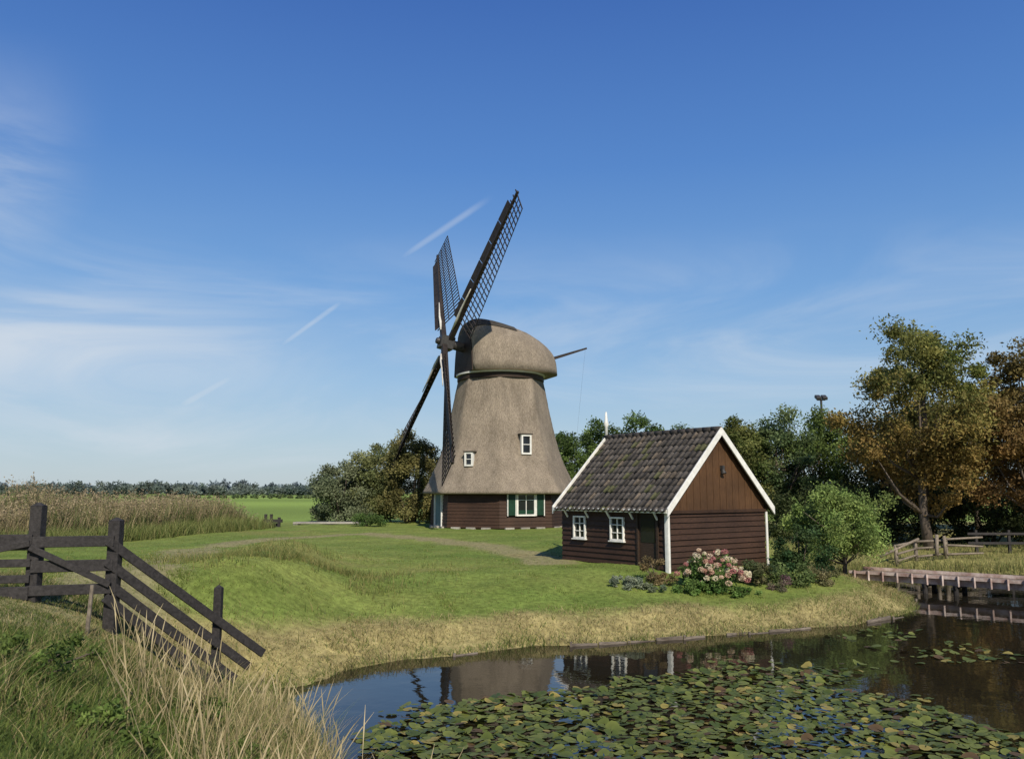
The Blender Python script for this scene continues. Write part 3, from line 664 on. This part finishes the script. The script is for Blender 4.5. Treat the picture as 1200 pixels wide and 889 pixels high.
# ------------------------------------------------------------------ MILL
MX,MY=-.75,54.5; MZ=gz(MX,MY)-.02
mill=empty("thatched_windmill",(MX,MY,MZ))
def ring(r,z,mixr=.0,n=64):
    out=[]
    for k in range(n):
        a=2*math.pi*k/n; al=((a)%(math.pi/4))-math.pi/8
        ro=r*math.cos(math.pi/8)/math.cos(al); rr=ro*(1-mixr)+r*.97*mixr
        out.append((rr*math.cos(a),rr*math.sin(a),z))
    return out
def loft(prof,mixr,name,mat,smooth=True,parent=mill,n=64,jit=0):
    vs=[];fs=[]
    for (r,z) in prof: 
        rg=ring(r,z,mixr,n); vs+= [(x*(1+random.uniform(-jit,jit)),y*(1+random.uniform(-jit,jit)),zz) for x,y,zz in rg]
    for i in range(len(prof)-1):
        for k in range(n): fs.append((i*n+k,i*n+(k+1)%n,(i+1)*n+(k+1)%n,(i+1)*n+k))
    b=MB(); b.add(vs,fs); return b.obj(name,mat,parent,smooth)
prof=[(4.2,2.32),(4.85,2.04),(5.06,2.1),(5.02,2.25),(4.76,2.7),(4.52,3.2),(4.28,3.7),(4.06,4.2),(3.85,4.8),(3.67,5.4),(3.5,6.1),(3.32,6.9),(3.15,7.7),(3.0,8.5),(2.88,9.1),(2.8,9.5),(2.5,9.52)]
pz=[p[1] for p in prof[3:-1]]; pr_=[p[0] for p in prof[3:-1]]
fine=prof[:3]+[(float(np.interp(z,pz,pr_)),float(z)) for z in np.linspace(2.25,9.5,48)]+prof[-1:]
loft(fine,.22,"thatched_body",M_thatch,True,jit=.0025,n=96)
loft([(4.4,-.3),(4.32,2.3)],0,"base_core",M_wood_dark,False,n=8)
b=MB()
for f in range(8):
    a=math.pi/8+f*math.pi/4
    nrm_=Vector((math.cos(a),math.sin(a),0)); tn=Vector((-math.sin(a),math.cos(a),0))
    R0=4.45
    ops=[]
    if f==6: ops=[(-1.25,1.25,.85,2.6)]
    if f==4: ops=[(-.75,.75,-.3,2.6)]
    z=.05
    while z<2.25:
        zt=z+.2; Rr=R0-.035*z; half=Rr*math.sin(math.pi/8)+.02; ap=Rr*math.cos(math.pi/8)
        segs=[(-half,half)]
        for (p,q,o0,o1) in ops:
            if zt>o0 and z<o1: segs=[(-half,p),(q,half)]
        for (s,e) in segs:
            def P(u,o,zz): return nrm_*(ap+o)+tn*u+Vector((0,0,zz))
            vs=[P(s,0,z),P(e,0,z),P(e,.07,z),P(s,.07,z),P(s,0,zt),P(e,0,zt),P(e,.03,zt),P(s,.03,zt)]
            b.add(vs,[(0,1,2,3),(7,6,5,4),(0,4,5,1),(1,5,6,2),(2,6,7,3),(3,7,4,0)])
        z=zt
b.obj("base_weatherboards",M_wood_house,mill)
b=MB()
for f in range(8):
    a=math.pi/8+f*math.pi/4; n_=Vector((math.cos(a),math.sin(a),0)); tn=Vector((-math.sin(a),math.cos(a),0))
    for k in(-1.1,-.1,.9):
        c=n_*4.2+tn*k; b.beam(c-tn*.28+Vector((0,0,-.06)),c+tn*.28+Vector((0,0,-.06)),.25,.3)
b.obj("plinth_blocks",M_stone,mill)
def on_facet(name,mat,f,boxes,ap,tilt=0,zc=0,bevel=0):
    a=math.pi/8+f*math.pi/4
    b=MB()
    for bx in boxes: b.box(*bx)
    o=b.obj(name,mat,mill,bevel=bevel)
    o.matrix_local=Matrix.Translation((math.cos(a)*ap,math.sin(a)*ap,zc))@Matrix.Rotation(a-math.pi/2,4,'Z')@Matrix.Rotation(tilt,4,'X')
    return o
ap=4.45*math.cos(math.pi/8)-.02
def frame(x0,x1,z0,z1,f,d,bars=(),hb=()):
    L=[(x0,x1,0,d,z0,z0+f),(x0,x1,0,d,z1-f,z1),(x0,x0+f,0,d,z0+f,z1-f),(x1-f,x1,0,d,z0+f,z1-f)]
    for x in bars: L.append((x-.02,x+.02,0,d-.02,z0+f,z1-f))
    for z in hb: L.append((x0+f,x1-f,0,d-.023,z-.02,z+.02))
    return L
on_facet("base_window_frame",M_white,6,frame(-.62,.62,.75,2.12,.1,.12,(0,),(1.7,)),ap)
on_facet("base_window_glass",M_glass,6,[(-.55,.55,-.05,.03,.8,2.07)],ap)
on_facet("shutters_green",M_green,6,[(-1.16,-.7,.0,.1,.8,2.08),(.7,1.16,0,.1,.8,2.08)],ap)
on_facet("shutters_white",M_white,6,[(-1.22,-1.165,.0,.11,.76,2.12),(-.695,-.64,0,.11,.76,2.12),(.64,.695,0,.11,.76,2.12),(1.165,1.22,0,.11,.76,2.12)],ap)
on_facet("base_window_green_sill",M_green,6,[(-.5,.5,.05,.075,.88,1.1)],ap)
on_facet("door_frame",M_white,4,frame(-.75,.75,-.1,2.15,.12,.14),ap)
on_facet("door_leaf",M_door_blue,4,[(-.63,.63,-.05,.06,0,2.05)],ap)
for f,u,z,w,h in((6,-.2,5.05,.66,1.2),(5,.35,4.15,.55,.85)):
    r=np.interp(z,pz,pr_); apz=r*.945
    on_facet("thatch_window_frame",M_white,f,frame(u-w/2,u+w/2,-.0,h,.1,.26,(),(h*.5,)),apz-.02,0,z-h/2)
    on_facet("thatch_window_glass",M_glass,f,[(u-w/2+.05,u+w/2-.05,-.3,.17,.05,h-.05)],apz-.02,0,z-h/2)
    on_facet("thatch_window_hood",M_thatch_dark,f,[(u-w/2-.08,u+w/2+.08,-.35,.3,h+.004,h+.07)],apz-.02,0,z-h/2)
loft([(2.5,9.3),(2.92,9.31),(2.92,9.6),(2.5,9.6)],.8,"collar_black",M_wood_dark,False)
loft([(2.5,9.6),(3.0,9.64),(3.0,9.74),(2.5,9.76)],.9,"collar_white",M_white,False)
phi=rad(69); fwd=Vector((-math.sin(phi),-math.cos(phi),0)); rotc=math.atan2(fwd.y,fwd.x)
cap=bpy.data.objects.new("cap",None); link(cap,mill); cap.location=(0,0,9.76); cap.rotation_euler=(0,0,rotc)
xs=[2.55,2.5,2.2,1.7,1.0,.3,-.5,-1.3,-2.1,-2.7,-3.2,-3.5,-3.6]
hs=[2.75,3.2,3.48,3.55,3.45,3.3,3.1,2.85,2.45,2.1,1.75,1.45,1.2]
ws=[1.9,2.1,2.35,2.65,2.95,3.05,3.05,2.95,2.65,2.25,1.75,1.25,.9]
b=MB(); n=24; vs=[];fs=[]
hs=np.interp(np.linspace(0,1,34),np.linspace(0,1,13),hs); ws=np.interp(np.linspace(0,1,34),np.linspace(0,1,13),ws); xs=np.interp(np.linspace(0,1,34),np.linspace(0,1,13),xs)
for x,h,w in zip(xs,hs,ws):
    for k in range(n+1):
        t=math.pi*k/n; c=math.cos(t); s_=max(0,math.sin(t))
        yy=w*(abs(c)**.72)*(1 if c>0 else -1); zz=h*(s_**.85)
        fl_=1+.05*math.exp(-zz/.35)
        vs.append((x,yy*fl_,zz))
for i in range(len(xs)-1):
    for k in range(n): fs.append((i*(n+1)+k,(i+1)*(n+1)+k,(i+1)*(n+1)+k+1,i*(n+1)+k+1))
    fs.append((i*(n+1),i*(n+1)+n,(i+1)*(n+1)+n,(i+1)*(n+1)))
fs.append(tuple((len(xs)-1)*(n+1)+k for k in range(n+1)))
b.add(vs,fs); b.obj("thatched_cap",M_thatch,cap,True)
xf=xs[0]
b=MB(); b.add([(xf-.01,v[1]*.97,v[2]*.98) for v in vs[:n+1]]+[(xf+.05,v[1]*.97,v[2]*.98) for v in vs[:n+1]],[tuple(range(n+1))[::-1],tuple(range(n+1,2*n+2))]+[(k,k+1,n+2+k,n+1+k) for k in range(n)]); b.obj("front_boarding",M_wood_dark,cap)
b=MB()
vv=[];ff=[]
m=17
for i in range(m):
    x,h,w=xs[i],hs[i],ws[i]
    hw=5
    for k in range(n//2-hw,n//2+hw+1):
        t=math.pi*k/n;c=math.cos(t);s_=math.sin(t)
        vv.append((x,(w+.05)*(abs(c)**.72)*(1 if c>0 else -1),(h+.05)*(s_**.85)))
q=2*hw+1
for i in range(m-1):
    for k in range(q-1): ff.append((i*q+k,(i+1)*q+k,(i+1)*q+k+1,i*q+k+1))
b.add(vv,ff); b.obj("ridge_cover",M_thatch_dark,cap,True)
b=MB(); b.beam((-3.2,0,1.15),(-6.3,0,2.2),.18,.22,w1=.11,h1=.12); b.obj("tail_pole",M_sail,cap)
b=MB(); b.tube([(-6.2,0,2.15),(-5.4,.4,-3),(-4.9,.6,-7.5)],[.004]*3,5); b.obj("brake_rope",M_iron,cap)
tau=rad(12); hubL=Vector((3.75,0,1.93))
rot=bpy.data.objects.new("rotor",None); link(rot,cap); rot.location=hubL; rot.rotation_euler=(0,-tau,0)
b=MB(); b.tube([(-3.4,0,0),(-.4,0,0),(.15,0,0)],[.32,.3,.3],14)
b.obj("windshaft",M_iron,rot,True)
b=MB(); b.box(-.46,.46,-.42,.42,-.42,.42); b.tube([(.46,0,0),(.7,0,0)],[.24,.18],12); b.obj("poll_end",M_iron,rot,bevel=.04)
yp=Vector((0,0,1)).cross(fwd); hw_=Vector((math.cos(phi),-math.sin(phi),0)); sg=1 if yp.dot(hw_)>0 else -1
al=rad(43.5); Lr=11.3
def ydir(ang): return Vector((0,math.cos(ang)*sg,math.sin(ang)))
beams=MB(); lat=MB(); boards=MB(); can=MB()
for k in range(4):
    ang=al+k*math.pi/2; r_=ydir(ang); cw=ydir(ang-math.pi/2)
    xo=.16 if k%2 else -.16
    o=Vector((xo,0,0))
    beams.beam(o,o+r_*Lr,.38,.34,up=(1,0,0),w1=.17,h1=.15)
    nb=27
    ends={}
    for i in range(nb):
        r=1.9+(Lr-2.05)*i/(nb-1); tw=rad(20-17*i/(nb-1))
        dirc=(cw*math.cos(tw)+Vector((-1,0,0))*math.sin(tw)).normalized()
        p=o+r_*r; q1=p+dirc*1.9; q0=p-dirc*.5
        lat.beam(q0,q1,.06,.05,up=(1,0,0))
        for j,dd in enumerate((.65,1.25,1.87)):
            pt=p+dirc*dd
            if j in ends: lat.beam(ends[j],pt,.05,.04,up=(1,0,0))
            ends[j]=pt
        if i%4==0 and i<nb-3:
            r2=1.9+(Lr-2.05)*(i+3.85)/(nb-1); tw2=rad(20-17*(i+3.85)/(nb-1)); d2=(cw*math.cos(tw2)+Vector((-1,0,0))*math.sin(tw2)).normalized()
            a0=p-dirc*.1+Vector((.05,0,0));a1=p-dirc*.55+Vector((.13,0,0)); b0=o+r_*r2-d2*.1+Vector((.05,0,0)); b1=o+r_*r2-d2*.55+Vector((.13,0,0))
            th=Vector((.03,0,0)); boards.add([a0,a1,b1,b0,a0+th,a1+th,b1+th,b0+th],[(0,1,2,3),(7,6,5,4),(0,4,5,1),(1,5,6,2),(2,6,7,3),(3,7,4,0)])
    pts=[o+r_*(1.2+i*.8)+cw*(.12+.05*math.sin(i*2.1))+Vector((.2,0,0)) for i in range(5)]
    can.tube(pts,[.05,.09,.07,.05,.03],7)
beams.obj("stocks",M_sail,rot,bevel=.02); lat.obj("sail_lattice",M_sail,rot); boards.obj("wind_boards",M_sail,rot); can.obj("furled_canvas",M_canvas,rot,True)
# ------------------------------------------------------------------ world
w=bpy.data.worlds.new("World"); scene.world=w; w.use_nodes=True; nt=w.node_tree; N=nt.nodes; L=nt.links
bg=N["Background"]; bg.inputs[1].default_value=.1
sky=N.new("ShaderNodeTexSky"); sky.sky_type='NISHITA'; sky.sun_disc=False
EL=38; AZ=165
sky.sun_elevation=rad(EL); sky.sun_rotation=rad(AZ); sky.air_density=1.0; sky.dust_density=.4; sky.ozone_density=3
tc=N.new("ShaderNodeTexCoord")
nv=N.new("ShaderNodeVectorMath"); nv.operation='NORMALIZE'; L.new(tc.outputs["Generated"],nv.inputs[0])
def math_(op,a,b=None,c=None,clamp=False):
    n=N.new("ShaderNodeMath"); n.operation=op; n.use_clamp=clamp
    for i,v in enumerate((a,b,c)):
        if v is None: continue
        if isinstance(v,(int,float)): n.inputs[i].default_value=v
        else: L.new(v,n.inputs[i])
    return n.outputs[0]
def mrange(v,a,b,c=0,d=1):
    n=N.new("ShaderNodeMapRange"); n.interpolation_type='SMOOTHSTEP'; L.new(v,n.inputs[0])
    for i,x in enumerate((a,b,c,d)): n.inputs[i+1].default_value=x
    return n.outputs[0]
sp=N.new("ShaderNodeSeparateXYZ"); L.new(nv.outputs[0],sp.inputs[0])
az=math_('ARCTAN2',sp.outputs[0],sp.outputs[1]); el=sp.outputs[2]
cb=N.new("ShaderNodeCombineXYZ"); L.new(az,cb.inputs[0]); L.new(el,cb.inputs[1])
mp=N.new("ShaderNodeMapping"); mp.inputs["Rotation"].default_value=(0,0,rad(-10)); mp.inputs["Scale"].default_value=(2.0,7,1); mp.inputs["Location"].default_value=(.7,.3,0); L.new(cb.outputs[0],mp.inputs[0])
ns=N.new("ShaderNodeTexNoise"); ns.inputs["Scale"].default_value=1.4; ns.inputs["Detail"].default_value=10; ns.inputs["Roughness"].default_value=.58; ns.inputs["Distortion"].default_value=.9
L.new(mp.outputs[0],ns.inputs["Vector"])
cl=mrange(ns.outputs["Fac"],.38,.8)
left=mrange(az,-.1,-.5,.5,.9)
band=math_('MULTIPLY',mrange(el,.32,.16),mrange(el,-.02,.06))
cl=math_('MULTIPLY',math_('MULTIPLY',cl,left),band)
veil=math_('MULTIPLY',math_('MULTIPLY',mrange(az,-.1,-.5),mrange(el,.25,.16)),mrange(el,.06,.15)); veil=math_('MULTIPLY',veil,mrange(ns.outputs["Fac"],.34,.62,.15,.8))
veil2=math_('MULTIPLY',math_('MULTIPLY',mrange(az,-.46,-.58),mrange(el,.46,.3)),mrange(ns.outputs["Fac"],.35,.7,.05,.42))
cl=math_('MAXIMUM',math_('MAXIMUM',cl,veil),veil2)
def contrail(d1,d2,wd,amt):
    global cl
    a=Vector(d1).normalized();b=Vector(d2).normalized(); n_=a.cross(b).normalized(); t=(b-a).normalized(); mid=((a+b)/2).dot(t); half=(b-a).length/2
    dn=N.new("ShaderNodeVectorMath"); dn.operation='DOT_PRODUCT'; L.new(nv.outputs[0],dn.inputs[0]); dn.inputs[1].default_value=n_
    dt=N.new("ShaderNodeVectorMath"); dt.operation='DOT_PRODUCT'; L.new(nv.outputs[0],dt.inputs[0]); dt.inputs[1].default_value=t
    f1=mrange(math_('ABSOLUTE',dn.outputs["Value"]),wd,wd*.1)
    f2=mrange(math_('ABSOLUTE',math_('SUBTRACT',dt.outputs["Value"],mid)),half,half*.4)
    f3=mrange(sp.outputs[1],0,.1)
    f=math_('MULTIPLY',math_('MULTIPLY',math_('MULTIPLY',f1,f2),f3),math_('MULTIPLY',mrange(ns.outputs["Fac"],.3,.6,.4,1),amt))
    cl=math_('MAXIMUM',cl,f)
def dpx(x,y): u=(x-600)/980; v=(444.5-y)/980; return (u,.9911-.133*v,.133+.9911*v)
contrail(dpx(580,228),dpx(457,311),.0055,.26)
contrail(dpx(408,348),dpx(318,413),.0045,.5)
contrail(dpx(285,434),dpx(200,482),.007,.5)
rp=N.new("ShaderNodeValToRGB"); cr=rp.color_ramp
stops=[(0,(4.5,5.5,6.3)),(.06,(4.1,5.5,6.8)),(.127,(3.1,5.0,7.3)),(.226,(1.75,3.8,7.2)),(.37,(.85,2.45,6.3)),(.53,(.45,1.5,5.0)),(1,(.28,.95,3.5))]
cr.elements[0].position=0; cr.elements[0].color=(*[v/10 for v in stops[0][1]],1); cr.elements[1].position=1; cr.elements[1].color=(*[v/10 for v in stops[-1][1]],1)
for p,c in stops[1:-1]: e=cr.elements.new(p); e.color=(*[v/10 for v in c],1)
L.new(el,rp.inputs[0])
sc10=N.new("ShaderNodeVectorMath"); sc10.operation='SCALE'; sc10.inputs["Scale"].default_value=10; L.new(rp.outputs[0],sc10.inputs[0])
mz=N.new("ShaderNodeMix"); mz.data_type='RGBA'; mz.inputs[0].default_value=.78; L.new(sky.outputs[0],mz.inputs[6]); L.new(sc10.outputs[0],mz.inputs[7])
mx=N.new("ShaderNodeMix"); mx.data_type='RGBA'
L.new(cl,mx.inputs[0]); L.new(mz.outputs[2],mx.inputs[6]); mx.inputs[7].default_value=(6.6,7.2,7.9,1)
L.new(mx.outputs[2],bg.inputs[0])
sd=bpy.data.lights.new("sun","SUN"); sd.energy=5.0; sd.angle=rad(.5); sd.color=(1,.925,.8); so=bpy.data.objects.new("sun",sd); link(so)
v=Vector((math.sin(rad(AZ))*math.cos(rad(EL)),math.cos(rad(AZ))*math.cos(rad(EL)),math.sin(rad(EL))))
so.rotation_euler=v.to_track_quat('Z','Y').to_euler(); so.location=(10,-10,30)
cd=bpy.data.cameras.new("camera"); cd.lens=36*980/1200; cd.sensor_width=36; cd.clip_end=9000; cd.clip_start=.05
co=bpy.data.objects.new("camera",cd); link(co); co.location=(0,0,3.2); co.rotation_euler=(rad(90+7.64),0,0); scene.camera=co
scene.view_settings.view_transform='Standard'; scene.view_settings.look='None'; scene.view_settings.exposure=0
